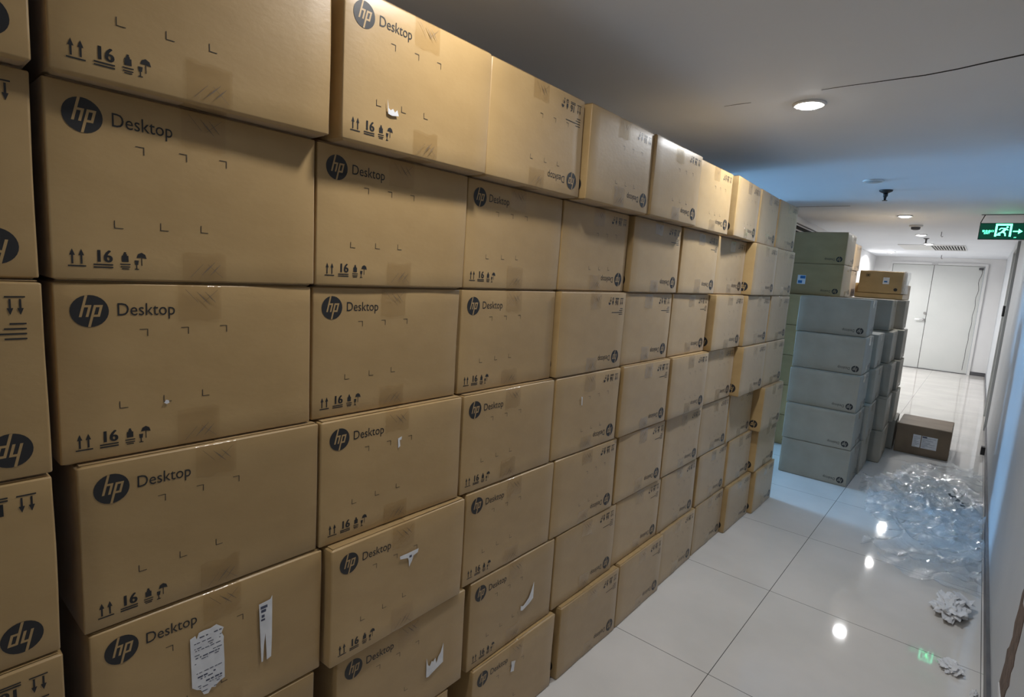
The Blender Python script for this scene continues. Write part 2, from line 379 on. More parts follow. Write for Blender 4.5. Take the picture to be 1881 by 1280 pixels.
t = thing('sprinkler_head', 'dark pendant fire sprinkler hanging from the bluish ceiling', 'sprinkler', (.342, 5.117, CEIL))
b = MB(); b.lathe([(0, 0), (.045, 0), (.043, -.010), (.020, -.022), (0, -.022)], M['black'], 20); b.obj('escutcheon', t, True)
b = MB(); b.lathe([(0, -.02), (.016, -.02), (.016, -.045), (.010, -.05), (.007, -.075), (0, -.075)], M['black'], 14); b.obj('stem', t, True)
b = MB(); b.lathe([(0, -.075), (.018, -.075), (.018, -.079), (0, -.079)], M['black'], 12); b.obj('deflector', t)
t = thing('smoke_detector', 'small round smoke detector between two lit downlights', 'smoke detector', (.326, 7.74, CEIL))
b = MB(); b.lathe([(0, 0), (.065, 0), (.065, -.015), (.055, -.02), (0, -.02)], M['whiteplastic'], 24); b.obj('base', t, True)
b = MB(); b.lathe([(0, -.02), (.045, -.02), (.042, -.045), (.02, -.052), (0, -.052)], M['baseboard'], 20); b.obj('sensor_head', t, True)
t = thing('sprinkler_head', 'tiny far sprinkler between the lit downlights near the ceiling air grille', 'sprinkler', (.308, 9.47, CEIL))
b = MB(); b.lathe([(0, 0), (.035, 0), (.03, -.008), (.012, -.015), (.008, -.06), (0, -.06)], M['baseboard'], 14); b.obj('stem', t, True)
b = MB(); b.lathe([(0, -.06), (.02, -.06), (.02, -.064), (0, -.064)], M['baseboard'], 12); b.obj('deflector', t)
t = thing('ceiling_hook', 'nearer tiny metal hook in the far ceiling, right of the downlights', 'hook', (.519, 8.51, CEIL))
b = MB(); b.tube([(0, 0, 0), (0, 0, -.05), (.01, 0, -.06), (.018, 0, -.05)], .004, M['baseboard'], 6); b.obj('hook_wire', t)
t = thing('ceiling_hook', 'farther tiny metal hook in the ceiling, right above the double door', 'hook', (.298, 13.2, CEIL))
b = MB(); b.tube([(0, 0, 0), (0, 0, -.06), (.012, 0, -.07), (.02, 0, -.06)], .005, M['baseboard'], 6); b.obj('hook_wire', t)
# ceiling air grille
t = thing('air_grille', 'wide ceiling air grille of dark slots before the end wall', 'vent', (0, 0, CEIL))
b = MB(); b.box(-.13, .27, 10.62, 11.72, -.012, 0, M['whiteplastic']); b.obj('blank_panel', t)
b = MB()
for x0, x1, y0, y1 in ((.27, .70, 10.62, 10.66), (.27, .70, 11.68, 11.72), (.27, .285, 10.66, 11.68), (.685, .70, 10.66, 11.68)): b.box(x0, x1, y0, y1, -.014, 0, M['whiteplastic'])
b.obj('frame', t)
b = MB(); b.box(.285, .685, 10.66, 11.68, -.001, 0, M['darkgap']); b.obj('duct_opening', t)
for k in range(11):
    x = .30 + k * .035; b = MB(); b.box(x, x + .013, 10.66, 11.68, -.006, -.001, M['whiteplastic']); b.obj('slat', t)

# exit sign
def text_mesh(body, size, ext=0.0):
    cu = bpy.data.curves.new('t', 'FONT'); cu.body = body; cu.size = size; cu.extrude = ext; cu.resolution_u = 3
    o = bpy.data.objects.new('t', cu); C.objects.link(o)
    dg = bpy.context.evaluated_depsgraph_get(); me = o.evaluated_get(dg).to_mesh()
    vs = [v.co.copy() for v in me.vertices]; fs = [tuple(p.vertices) for p in me.polygons]
    o.evaluated_get(dg).to_mesh_clear(); bpy.data.objects.remove(o); bpy.data.curves.remove(cu)
    return vs, fs
SX0, SX1, SY, SZ0, SZ1 = .895, 1.226, 6.76, 2.02, 2.168
t = thing('exit_sign', 'green lit emergency exit sign with running figure under the ceiling', 'sign', (0, 0, 0))
b = MB(); b.box(SX0, SX1, SY, SY + .022, SZ0, SZ1, M['black']); b.obj('housing', t)
b = MB(); b.box(SX0 + .005, SX1 - .005, SY - .0015, SY, SZ0 + .006, SZ1 - .005, M['sign_body']); b.obj('face_panel', t)
b = MB(); b.box(SX0, SX1 + .01, SY + .004, SY + .018, CEIL - .006, CEIL, M['baseboard']); b.obj('mounting_rail', t)
for xx in (SX0 + .012, SX1 - .02):
    b = MB(); b.tube([(xx - .01, SY + .011, SZ1), (xx, SY + .011, SZ1 + .035), (xx + .014, SY + .011, CEIL - .005)], .004, M['black'], 6); b.obj('hanger', t)
b = MB(); yy = SY - .0022
def spoly(pts): b.add([(p[0], yy, p[1]) for p in pts], [tuple(range(len(pts)))], M['sign_lit'])
def srect(x0, x1, z0, z1): spoly([(x0, z0), (x1, z0), (x1, z1), (x0, z1)])
srect(1.008, 1.122, 2.145, 2.160); srect(1.008, 1.022, 2.048, 2.145); srect(1.108, 1.122, 2.048, 2.145); srect(1.022, 1.050, 2.056, 2.066)
def limb(x0, z0, x1, z1, w_):
    d = Vector((x1 - x0, z1 - z0)); n = Vector((-d.y, d.x)).normalized() * w_ / 2
    spoly([(x0 + n.x, z0 + n.y), (x0 - n.x, z0 - n.y), (x1 - n.x, z1 - n.y), (x1 + n.x, z1 + n.y)])
limb(1.082, 2.118, 1.060, 2.088, .018); limb(1.078, 2.118, 1.048, 2.122, .008); limb(1.048, 2.122, 1.036, 2.106, .008)
limb(1.084, 2.116, 1.098, 2.104, .007); limb(1.062, 2.090, 1.080, 2.076, .011); limb(1.080, 2.076, 1.084, 2.052, .009); limb(1.060, 2.088, 1.040, 2.076, .011); limb(1.042, 2.077, 1.030, 2.072, .009)
spoly([(1.090 + .008 * math.cos(a * PI / 5), 2.130 + .008 * math.sin(a * PI / 5)) for a in range(10)])
srect(1.132, 1.175, 2.089, 2.098); spoly([(1.168, 2.072), (1.196, 2.0935), (1.168, 2.115)])
b.obj('escape_pictogram', t)
b = MB()
for body, sz, px, pz in (('\u5b89\u5168\u51fa\u53e3', .021, .918, 2.088), ('EXIT', .021, .932, 2.069), ('1W', .012, 1.142, 2.036)):
    vs, fs = text_mesh(body, sz); b.add([(px + v.x, yy, pz + v.y) for v in vs], fs, M['sign_lit'])
b.obj('lettering', t)

# ------------------------------------------------------------------ cartons
def dent(p, seed):
    q = Vector((p[0] * 5 + seed * 7.3, p[1] * 5 + seed * 3.1, p[2] * 5))
    return .0022 * noise.noise(q)

def ink_shapes(W, lines, marks, side=False):
    """print of one side in face coordinates s (from left), t (from bottom): list of (verts2d, faces, ink?)"""
    out = []
    def poly(ps, ink=1, lay=0): out.append((ps, [tuple(range(len(ps)))], ink, lay))
    def rect(a, c, d, e, lay=0): poly([(a, c), (d, c), (d, e), (a, e)], 1, lay)
    # round logo
    cx, cy, r = .044, .238, .0245
    n = 28
    vs = [(cx, cy)] + [(cx + r * math.cos(2 * PI * k / n), cy + r * math.sin(2 * PI * k / n)) for k in range(n)]
    out.append((vs, [(0, 1 + k, 1 + (k + 1) % n) for k in range(n)], 1, 0))
    def L(pts): poly([(cx + r * (x + .25 * y), cy + r * y) for x, y in pts], 0, 1)
    def Lr(x0, y0, x1, y1): L([(x0, y0), (x1, y0), (x1, y1), (x0, y1)])
    Lr(-.47, -.36, -.33, .975); Lr(-.33, .24, -.06, .38); Lr(-.13, -.36, .01, .38)
    L([(.13, -.985), (.27, -.985), (.27, .38), (.13, .38)]); Lr(.27, .24, .54, .38); Lr(.46, -.36, .60, .38); Lr(.27, -.36, .54, -.22)
    # wordmark
    vs, fs = text_mesh('Desktop', .0285)
    sx = .083 / max(v.x for v in vs)
    out.append(([(.078 + v.x * sx, .2305 + v.y) for v in vs], fs, 1, 0))
    if side: return out
    if marks:
        q = .0011; l = .012
        for s_, t_ in ((.121, .208), (.182, .209), (.245, .210)):
            rect(s_ - l, t_ - q, s_, t_); rect(s_ - q, t_ - l, s_, t_ - q)
        for s_, t_ in ((.078, .081), (.141, .083), (.202, .085)):
            rect(s_, t_, s_ + l, t_ + q); rect(s_, t_ + q, s_ + q, t_ + l)
    # handling symbols
    for s_ in (.0245, .0355):
        rect(s_ - .0012, .0255, s_ + .0012, .040); poly([(s_ - .0035, .038), (s_ + .0035, .038), (s_, .0475)])
    rect(.019, .0215, .041, .0235)
    vs, fs = text_mesh('16', .026); sx = .0225 / max(v.x for v in vs)
    for dx in (0, .0009, .0018): out.append(([(.0505 + dx + v.x * sx, .0295 + v.y) for v in vs], fs, 1, 0))
    rect(.050, .0245, .075, .0266); rect(.050, .0205, .075, .0226)
    rect(.0865, .031, .0955, .0405); rect(.0885, .0405, .0935, .043); rect(.0895, .043, .0925, .046); rect(.084, .0265, .098, .0282); rect(.0845, .0225, .0975, .0242); rect(.086, .0195, .096, .021)
    # glass + umbrella
    poly([(.1035, .034), (.1095, .034), (.1085, .027), (.1045, .027)]); rect(.1058, .021, .1072, .027); rect(.1035, .0195, .1095, .021)
    poly([(.1065, .038), (.1085, .044), (.1135, .0465), (.1185, .0435), (.1205, .037), (.1135, .0385)]); rect(.113, .026, .1142, .039)
    if lines:
        for t_, l in ((.0585, .018), (.0655, .024), (.0725, .075), (.0795, .024)): rect(.019, t_, .019 + l, t_ + .0022)
    return out

def vhatch():
    out = []
    for k in range(5):
        a = -.012 + k * .006
        out.append([(a, -.004), (a + .001, -.004), (a + .013, .010), (a + .012, .010)])
    return out

SH = {}
def carton_mesh(D, W, H, inv, lines, marks, seed, card, printed=True):
    key = ('b', D, W, H, inv, lines, marks, seed, card, printed)
    if key in SH: return SH[key]
    mb = MB(); ma = M[card]
    hx, hy = D / 2, W / 2
    # rounded-rectangle rings
    def ring(inset, z):
        pts = []
        r = .0032
        X, Y = hx - inset, hy - inset
        nseg = 8
        cs = [(X - r, -Y + r, -PI / 2), (X - r, Y - r, 0), (-X + r, Y - r, PI / 2), (-X + r, -Y + r, PI)]
        for ci, (cx, cy, a0) in enumerate(cs):
            for k in range(4):
                a = a0 + k * PI / 6; pts.append((cx + r * math.cos(a), cy + r * math.sin(a), z, math.cos(a), math.sin(a)))
            nx = cs[(ci + 1) % 4]
            p0 = (cx + r * math.cos(a0 + PI / 2), cy + r * math.sin(a0 + PI / 2)); p1 = (nx[0] + r * math.cos(nx[2]), nx[1] + r * math.sin(nx[2]))
            nn = (math.cos(a0 + PI / 2), math.sin(a0 + PI / 2))
            for k in range(1, nseg): f = k / nseg; pts.append((p0[0] + (p1[0] - p0[0]) * f, p0[1] + (p1[1] - p0[1]) * f, z, nn[0], nn[1]))
        return pts
    zs = [(.014, 0.0008), (.006, .0009), (.0045, .0032), (.0006, .0036), (0, .0052)] + [(0, .0052 + (H - .0104) * k / 8) for k in range(1, 8)] + [(0, H - .0052), (.0006, H - .0036), (.0045, H - .0032), (.006, H - .0009), (.014, H - .0008)]
    rings = [ring(i, z) for i, z in zs]; n = len(rings[0]); vs = []
    for rg in rings:
        for (x, y, z, nx, ny) in rg:
            d = dent((x, y, z), seed) * (1 if .003 < z < H - .003 else .3); vs.append((x + nx * d, y + ny * d, z))
    fs = []
    for i in range(len(rings) - 1):
        for k in range(n): fs.append((i * n + k, i * n + (k + 1) % n, (i + 1) * n + (k + 1) % n, (i + 1) * n + k))
    fs.append(tuple(reversed(range(n)))); fs.append(tuple(len(vs) - n + k for k in range(n)))
    mb.add(vs, fs, ma)
    nbody = len(mb.f)
    if printed:
        for (nx, ny, wd, dist) in ((1, 0, W, hx), (0, -1, D, hy), (-1, 0, W, hx), (0, 1, D, hy)):
            tx, ty = -ny, nx            # left-to-right direction seen from outside
            sh = [(a, f, i_, l_) for a, f, i_, l_ in ink_shapes(wd, lines, marks, bool(ny))]
            for ps, ff, ink_, lay in sh:
                vv = []
                for s_, t_ in ps:
                    if inv: s_, t_ = wd - s_, H - t_
                    s2 = s_ - wd / 2
                    x, y = nx * dist + tx * s2, ny * dist + ty * s2
                    d = dent((x, y, t_), seed) + .0006 + .0003 * lay
                    vv.append((x + nx * d, y + ny * d, t_))
                mb.add(vv, ff, M['ink'] if ink_ else ma)
    me = mb.mesh('box_body'); 
    for i, p in enumerate(me.polygons):
        if i < nbody - 2: p.use_smooth = True
    SH[key] = me; return me

def tape_meshes(D, W, H, seed):
    key = ('t', D, W, H, seed)
    if key in SH: return SH[key]
    res = []
    rnd = random.Random(seed * 31 + 5)
    for top in (1, 0):
        mb = MB(); hw = .0345; off = rnd.uniform(-.010, .006)
        ln = rnd.uniform(.046, .066); o = .0016
        zt = H - .0006 if top else .0006; sg = -1 if top else 1
        prof = []
        hx = D / 2
        for k in range(6): prof.append((hx + o, zt + sg * (ln - (ln - .006) * k / 5)))
        prof += [(hx - .001, zt + sg * .0015), (hx - .012, zt), (hx - .05, zt)]
        prof2 = [(-x, z) for x, z in reversed(prof)]
        prof = prof + [(x, zt) for x in (hx * .5, 0, -hx * .5)] + prof2
        vs = []; nw = 7
        for i, (x, z) in enumerate(prof):
            for k in range(nw):
                y = off + -hw + 2 * hw * k / (nw - 1)
                jag = rnd.uniform(-.003, .003) if i in (0, len(prof) - 1) else 0
                wob = rnd.uniform(0, .0012) if abs(x) > hx else 0
                dd = dent((x, y, z), seed) if abs(x) > hx else 0
                vs.append((x + (wob + dd) * (1 if x > 0 else -1), y, z + jag))
        fs = [(i * nw + k, i * nw + k + 1, (i + 1) * nw + k + 1, (i + 1) * nw + k) for i in range(len(prof) - 1) for k in range(nw - 1)]
        mb.add(vs, fs, M['tape'])
        # printed tape hatching
        for sx in (1, -1):
            for k in range(5):
                y0 = off - .006 + k * .0045; z0 = zt + sg * (.014 + .004 * (k % 3))
                vv = [(sx * (hx + .0034), y0, z0), (sx * (hx + .0034), y0 + .0009, z0), (sx * (hx + .0034), y0 + .0129, z0 + sg * .014), (sx * (hx + .0034), y0 + .012, z0 + sg * .014)]
                mb.add(vv, [(0, 1, 2, 3)], M['tapeline'])
            for (ya, yb) in ((-.024, -.004), (.028, .004)):
                vv = [(sx * (hx + .0034), off + ya, zt + sg * .010), (sx * (hx + .0034), off + ya + .0008, zt + sg * .010), (sx * (hx + .0034), off + yb + .0008, zt + sg * .032), (sx * (hx + .0034), off + yb, zt + sg * .032)]
                mb.add(vv, [(0, 1, 2, 3)], M['tapeline'])
        res.append(mb.mesh('packing_tape', True))
    SH[key] = res; return res
M['tapeline'] = mat('faint_tape_print', (.16, .12, .085), .5)

def flap_meshes(D, W, H, card):
    key = ('f', D, W, H, card)
    if key in SH: return SH[key]
    mb = MB(); t_ = .0006
    mb.box(-D / 2 + .0045, D / 2 - .0045, 0.0008, W / 2 - .0045, 0, t_, M[card])
    me = mb.mesh('top_flap'); SH[key] = me; return me

def carton(x1, yc, z, label, inv=False, lines=False, marks=True, rz=0.0, D=.478, W=.412, H=ROW, card='card', seed=0, tape=True, group=None, cen=None, printed=True):
    """x1: front (+x) face plane at the box centre, yc: y centre, z: base"""
    xc = x1 - D / 2 * math.cos(rz) if cen is None else cen
    t = thing('cardboard_carton', label, 'box', (xc, yc, z), rz, group)
    inst('box_body', carton_mesh(D, W, H, inv, lines, marks, seed, card, printed), t)
    fm = flap_meshes(D, W, H, card)
    for s_ in (0, 1):
        f = inst('top_flap', fm, t); f.location = (0, 0, H - .0008)
        if s_: f.rotation_euler = (0, 0, PI)
    if tape:
        for tm in tape_meshes(D, W, H, seed): inst('packing_tape', tm, t)
    return t

ORD = ['leftmost', 'second', 'third', 'fourth', 'fifth', 'sixth', 'seventh', 'eighth', 'ninth', 'last']
ROWN = ['bottom row', 'second row up', 'third row up', 'fourth row up', 'fifth row up', 'row below the top', 'top row']
# columns: (y0 per column)
Y0 = [-.236, .200, .618, 1.038, 1.458, 1.884, 2.318, 2.733, 3.165, 3.60]
BX = {}
def X(r, c):
    base = {0: .018, 1: .004, 2: .002, 3: .003, 4: -.004, 5: -.003, 6: .046}[r]
    if r == 6: base = {0: .035, 1: .032, 2: .043, 3: .037, 4: .050, 5: .058, 6: .040, 7: .050, 8: .034, 9: .030}[c]
    if r == 5: base = [.0, -.004, -.005, -.012, -.012, .004, .006, .004, .054, .046][c]
    if r == 4: base = [.012, -.008, -.014, -.014, .002, -.006, -.008, .024, .044, .044][c]
    if r == 3: base = [.015, .002, .003, .002, .003, .010, .018, .006, .054, .046][c]
    if r == 2: base = [.02, .004, .022, .004, .004, .004, .002, .000, .004, .068][c]
    if r == 1: base = [.02, .002, .010, .006, .003, -.002, -.002, .000, .010, .046][c]
    if r == 0: base = [.018, .016, .012, .018, .022, .020, .006, .002, .030, .058][c]
    return base
DY = {(3, 1): .008, (4, 1): -.008, (5, 1): -.008, (6, 1): .002, (2, 1): .014, (6, 2): .012, (5, 2): -.008, (4, 2): -.010, (3, 2): .004, (2, 2): .016, (1, 2): .05,
      (6, 3): .004, (5, 3): -.004, (4, 3): -.004, (3, 3): .006, (2, 3): .034, (1, 3): .07, (0, 3): .09, (5, 4): .0, (4, 4): .002, (3, 4): .010, (2, 4): .034, (1, 4): .08, (0, 4): .12,
      (6, 4): .018, (6, 5): .012, (5, 5): .006, (4, 5): -.002, (3, 5): .012, (2, 5): .042, (1, 5): .075, (0, 5): .12, (6, 6): .012, (5, 6): .006, (4, 6): -.008, (3, 6): .004, (2, 6): .040, (1, 6): .062, (0, 6): .10,
      (6, 7): .018, (5, 7): .012, (4, 7): .008, (3, 7): .030, (2, 7): .050, (1, 7): .095, (0, 7): .12, (6, 8): .004, (5, 8): -.012, (4, 8): -.008, (3, 8): -.006, (2, 8): .025, (1, 8): .085, (0, 8): .105,
      (6, 9): -.02, (5, 9): -.03, (4, 9): -.015, (3, 9): -.005, (2, 9): .02, (1, 9): .075, (0, 9): .10}
LINES = {(6, 3), (5, 5), (5, 6), (4, 4), (4, 5), (4, 6), (3, 5), (2, 0), (1, 4), (2, 5), (1, 5), (0, 4), (0, 5), (4, 0), (1, 0)}
UP = {1, 2}
def up(r, c): return c in UP or (c == 3 and r != 6)
SPEC = {
 (2, 1): 'large brown carton bearing a tattered white shipping label beside a narrow label strip',
 (2, 2): 'jutting brown carton with a torn T-shaped white scrap under its wordmark',
 (1, 2): 'brown carton with a white torn remnant shaped like jagged teeth',
 (1, 3): 'brown carton with a white torn remnant curved like a horn',
 (0, 3): 'bottom-row brown carton with a small white paper tab beside its wordmark',
 (3, 2): 'brown carton with a tiny white paper fleck below its wordmark, fourth row up',
 (3, 4): 'upside-down brown carton with a small white sliver left of centre',
 (4, 1): 'big brown carton with a tiny white dot at its middle lower corner mark',
 (6, 2): 'bright top-row carton with upright logo and small torn white scrap near its bottom',
}
for r in range(7):
    for c in range(10):
        y0 = Y0[c] + DY.get((r, c), 0)
        u_ = up(r, c)
        if c == 0: col = 'leftmost column, cut by the picture edge'
        elif c == 9: col = 'last column, farthest along the long wall'
        else: col = ORD[c] + ' column from left of the long wall'
        lab = SPEC.get((r, c)) or ('%s carton, %s, %s' % ('upright' if u_ else 'upside-down', ROWN[r], col))
        W_ = .412
        if c < 9:
            W_ = min(.414, Y0[c + 1] + DY.get((r, c + 1), 0) - y0 - .0065 - (.010 if r == 6 and c in (6, 7, 8) else 0) - (.008 if (r, c) == (6, 1) else 0))
        rz = 0.0
        if (r, c) == (6, 1): rz = -.03; 
        if (r, c) == (6, 7): rz = .052
        if (r, c) == (6, 8): rz = .046
        if (r, c) == (2, 2): rz = .02
        if (r, c) == (6, 0): rz = -.01
        rnd = random.Random(r * 17 + c)
        if not rz: rz = rnd.uniform(-.004, .004)
        lines = (r, c) in LINES
        marks = not lines or c < 4
        if c == 0: marks = False
        BX[(r, c)] = carton(X(r, c), y0 + W_ / 2, r * ROW, lab, inv=not u_, lines=lines and not u_, marks=marks, rz=rz, W=W_, seed=(r * 3 + c * 5) % 7, group=None)

# torn labels and remnants, measured on the carton faces: (y, z) in the hall
def torn(rc, poly, name='torn_label', extra=None, lift=.0028):
    p = BX[rc]; D = .478; x = D / 2 + lift
    cy, cz = p.location.y, p.location.z
    mb = MB(); n = len(poly)
    vs = [(x, a - cy, z - cz) for a, z in poly] + [(x - .0005, a - cy, z - cz) for a, z in poly]
    mb.add(vs, [tuple(range(n)), tuple(range(2 * n - 1, n - 1, -1))] + [(i, (i + 1) % n, n + (i + 1) % n, n + i) for i in range(n)], M['paper'])
    if extra:
        for (a0, z0, a1, z1, mk) in extra:
            mb.add([(x + .0004, a0 - cy, z0 - cz), (x + .0004, a1 - cy, z0 - cz), (x + .0004, a1 - cy, z1 - cz), (x + .0004, a0 - cy, z1 - cz)], [(0, 1, 2, 3)], M[mk])
    o = mb.obj(name, p); o['label'] = 'white torn paper'; return o
random.seed(11)
ex = []
z = .766
while z > .655:
    y = .368 + random.uniform(0, .006)
    hgt = random.choice([.0015, .0015, .003, .0022])
    if .70 < z < .715: z -= .006; continue
    while y < .414:
        ww = random.uniform(.002, .010)
        if random.random() < .72: ex.append((y, z, min(y + ww, .417), z + hgt, 'paperink'))
        y += ww + random.uniform(.001, .004)
    z -= random.choice([.0045, .006, .009])
torn((2, 1), [(.362, .771), (.371, .774), (.373, .766), (.377, .777), (.386, .778), (.397, .777), (.408, .780), (.421, .768), (.417, .759), (.421, .749), (.4205, .74), (.422, .70), (.422, .663), (.415, .661), (.408, .657), (.405, .652), (.398, .655), (.392, .646), (.384, .648), (.379, .660), (.372, .664), (.364, .672), (.363, .72)][::-1], 'shipping_label', ex)
ex = [(.492, .771, .506, .777, 'paperink'), (.493, .763, .503, .769, 'paperink'), (.494, .752, .500, .758, 'paperink'), (.493, .745, .501, .749, 'paperink')]
torn((2, 1), [(.489, .783), (.512, .785), (.516, .792), (.516, .77), (.5155, .70), (.514, .658), (.505, .655), (.504, .68), (.502, .715), (.499, .69), (.497, .655), (.494, .655), (.492, .70)][::-1], 'label_strip', ex)
torn((2, 2), [(.822, .766), (.85, .7655), (.882, .766), (.880, .757), (.866, .753), (.862, .742), (.853, .728), (.851, .745), (.848, .753), (.824, .758)][::-1], extra=[(.852, .752, .860, .758, 'paperink')])
torn((1, 2), [(.942, .425), (.948, .402), (.955, .396), (.962, .408), (.966, .402), (.974, .410), (.979, .391), (.985, .408), (.994, .418), (1.002, .440), (1.004, .383), (.975, .374), (.951, .366), (.943, .368)][::-1])
torn((1, 3), [(1.350, .392), (1.357, .388), (1.365, .386), (1.378, .393), (1.392, .403), (1.404, .424), (1.415, .450), (1.416, .392), (1.395, .381), (1.361, .371), (1.351, .375)][::-1])
torn((0, 3), [(1.306, .224), (1.328, .216), (1.324, .206), (1.322, .182), (1.305, .187), (1.309, .205)][::-1])
torn((3, 2), [(.824, 1.060), (.835, 1.063), (.834, 1.056), (.829, 1.055), (.831, 1.040), (.825, 1.036)][::-1])
torn((6, 2), [(.733, 1.799), (.736, 1.783), (.741, 1.780), (.747, 1.784), (.752, 1.778), (.758, 1.784), (.762, 1.773), (.745, 1.770), (.735, 1.772)][::-1])
torn((3, 4), [(1.619, 1.054), (1.627, 1.052), (1.629, 1.022), (1.624, 1.023), (1.623, 1.044)][::-1])
torn((4, 1), [(.336, 1.2205), (.340, 1.219), (.341, 1.215), (.337, 1.213), (.333, 1.2155)][::-1])

# ------------------------------------------------------------------ second stack group
G = 'card_bluelit'
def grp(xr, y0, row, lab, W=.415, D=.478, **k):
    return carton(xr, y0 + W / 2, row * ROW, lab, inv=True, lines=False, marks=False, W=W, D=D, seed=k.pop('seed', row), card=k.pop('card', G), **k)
RN = ['bottom', 'second', 'third', 'fourth', 'top']
xa = [.415, .408, .400, .392, .372]; ya = [4.79, 4.79, 4.82, 4.87, 4.93]
for r in range(5):
    lab = ['grey-lit carton at the bottom of the nearer stack, on blue-lit floor', 'grey-lit carton, second up in the nearer free-standing stack facing the hall', 'grey-lit carton, third up in the nearer free-standing stack facing the hall',
           'grey-lit carton, fourth up in the nearer free-standing stack facing the hall', 'topmost carton of the nearer free-standing stack, its front half in blue light'][r]
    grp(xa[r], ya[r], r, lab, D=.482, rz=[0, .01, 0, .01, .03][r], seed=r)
xb = [.428, .436, .425, .402]; yb = [5.225, 5.225, 5.38, 5.42]
for r in range(4):
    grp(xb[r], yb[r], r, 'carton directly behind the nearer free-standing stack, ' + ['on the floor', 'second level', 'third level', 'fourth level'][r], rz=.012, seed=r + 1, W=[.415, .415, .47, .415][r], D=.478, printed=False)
xc = [.503, .495, .475, .440, .385]; yc = [5.73, 5.74, 5.90, 5.98, 6.14]
for r in range(5):
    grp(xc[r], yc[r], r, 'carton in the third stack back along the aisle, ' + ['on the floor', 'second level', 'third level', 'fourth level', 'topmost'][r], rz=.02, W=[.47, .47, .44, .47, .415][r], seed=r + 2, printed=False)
xd = [.532, .512, .492, .475, .440]; yd = [6.37, 6.24, 6.37, 6.50, 6.64]
for r in range(5):
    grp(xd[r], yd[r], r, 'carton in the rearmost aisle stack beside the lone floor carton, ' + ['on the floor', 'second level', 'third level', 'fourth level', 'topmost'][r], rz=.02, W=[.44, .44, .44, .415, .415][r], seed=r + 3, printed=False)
# tall dark stack against the left wall
for r in range(7):
    lab = {6: 'uppermost dark shaded carton of the tall stack at the left wall', 5: 'dark shaded carton with a bluish white label, near the tall stack top'}.get(r) or \
        'shaded carton low in the tall left-wall stack, ' + ['on the floor', 'second level', 'third level', 'fourth level', 'fifth level'][r]
    k = grp(.035 if r >= 5 else -.10, 5.70 if r >= 5 else 5.62, r, lab, D=.465, seed=r, card='card')
    if r == 5: T15 = k
mb = MB(); cx_, cy_, cz_ = T15.location
mb.box(-.327 - cx_, -.258 - cx_, 5.70 - cy_ - .0022, 5.70 - cy_ - .0015, 1.512 - cz_, 1.594 - cz_, M['paper'])
mb.box(-.305 - cx_, -.262 - cx_, 5.70 - cy_ - .0028, 5.70 - cy_ - .0022, 1.562 - cz_, 1.588 - cz_, M['blueink'])
mb.box(-.320 - cx_, -.285 - cx_, 5.70 - cy_ - .0028, 5.70 - cy_ - .0022, 1.520 - cz_, 1.545 - cz_, M['blueink'])
o = mb.obj('address_label', T15); o['label'] = 'small bluish white label'
for r in range(7):
    lab = {6: 'pale-sided top carton right behind the tall dark stack', 5: 'pale-sided carton just below the top, behind the tall dark stack'}.get(r) or \
        'hidden carton behind the tall dark stack, ' + ['on the floor', 'second level', 'third level', 'fourth level', 'fifth level'][r]
    if r < 5: grp(-.13, 6.95, r, lab, W=.45, D=.46, seed=r, card='card')
    else: grp([-.125, -.115][r - 5], 6.93, r, lab, W=.5, D=.47, seed=r, card='card')
# brown stack behind, top carton with labels and stretch wrap
for r in range(6):
    lab = 'brown carton peeking out left behind the labelled brown top carton' if r == 5 else 'hidden brown carton behind the labelled one, ' + ['on the floor', 'second level', 'third level', 'fourth level', 'fifth level'][r]
    carton(.38, 7.165 + .22, r * ROW, lab, inv=True, marks=False, H=.156 if r == 5 else ROW, W=.43, D=.465, seed=r + 1, tape=r < 5)
carton(.40, 6.72 + .20, 5 * ROW + .002, 'flat shallow brown carton directly under the labelled brown top carton', inv=True, marks=False, tape=False, H=.053, W=.40, D=.41, seed=2, printed=False)
E1 = carton(.383, 6.725 + .20, 5 * ROW + .056, 'brown carton with a small blue and white label, topmost before the double door', inv=True, marks=False, H=.222, W=.40, D=.372, seed=3, printed=False)
cx_, cy_, cz_ = E1.location; yf = 6.725 - cy_ - .0026
def fr(x0, x1, z0, z1, ma, name, lab=None, l=0):
    mb = MB(); mb.box(x0 - cx_, x1 - cx_, yf - .0006 - l, yf - l, z0 - cz_, z1 - cz_, M[ma]); o = mb.obj(name, E1)
    if lab: o['label'] = lab
    return o
fr(.218, .272, 1.566, 1.632, 'paper', 'address_label', 'small white label')
fr(.228, .256, 1.583, 1.599, 'blueink', 'label_print', 'blue printing', .0008)
mb = MB(); px_, pz_ = .085 - cx_, 1.648 - cz_
for a0, a1, c0_, c1_ in ((-.016, .016, -.012, -.009), (-.016, .016, .009, .012), (-.016, -.013, -.009, .009), (.013, .016, -.009, .009), (-.006, .006, -.006, .006)): mb.box(px_ + a0, px_ + a1, yf - .0006, yf, pz_ + c0_, pz_ + c1_, M['ink'])
mb.obj('printed_mark', E1)
mb = MB(); mb.lathe([(0, 0), (.016, 0), (.016, .0006), (0, .0006)], M['ink'], 18)
mb.v = [(.333 - cx_ + p[0], yf - p[2], 1.515 - cz_ + p[1]) for p in mb.v]; mb.obj('round_logo', E1)
# loose stretch wrap on right side of the top brown carton
mb = MB(); vs = []; fs = []; ny, nz = 14, 12
for j in range(nz + 1):
    for i in range(ny + 1):
        y = 6.70 + .5 * i / ny; z = 1.478 + .22 * j / nz
        x = .388 + .028 * abs(noise.noise((y * 9, z * 7, 2.0))) + .02 * (i == 0)
        vs.append((x, y, z))
for j in range(nz):
    for i in range(ny): a = j * (ny + 1) + i; fs.append((a, a + 1, a + ny + 2, a + ny + 1))
mb.add([(v[0] - cx_, v[1] - cy_, v[2] - cz_) for v in vs], fs, M['wrap']); mb.obj('stretch_wrap', E1, True)

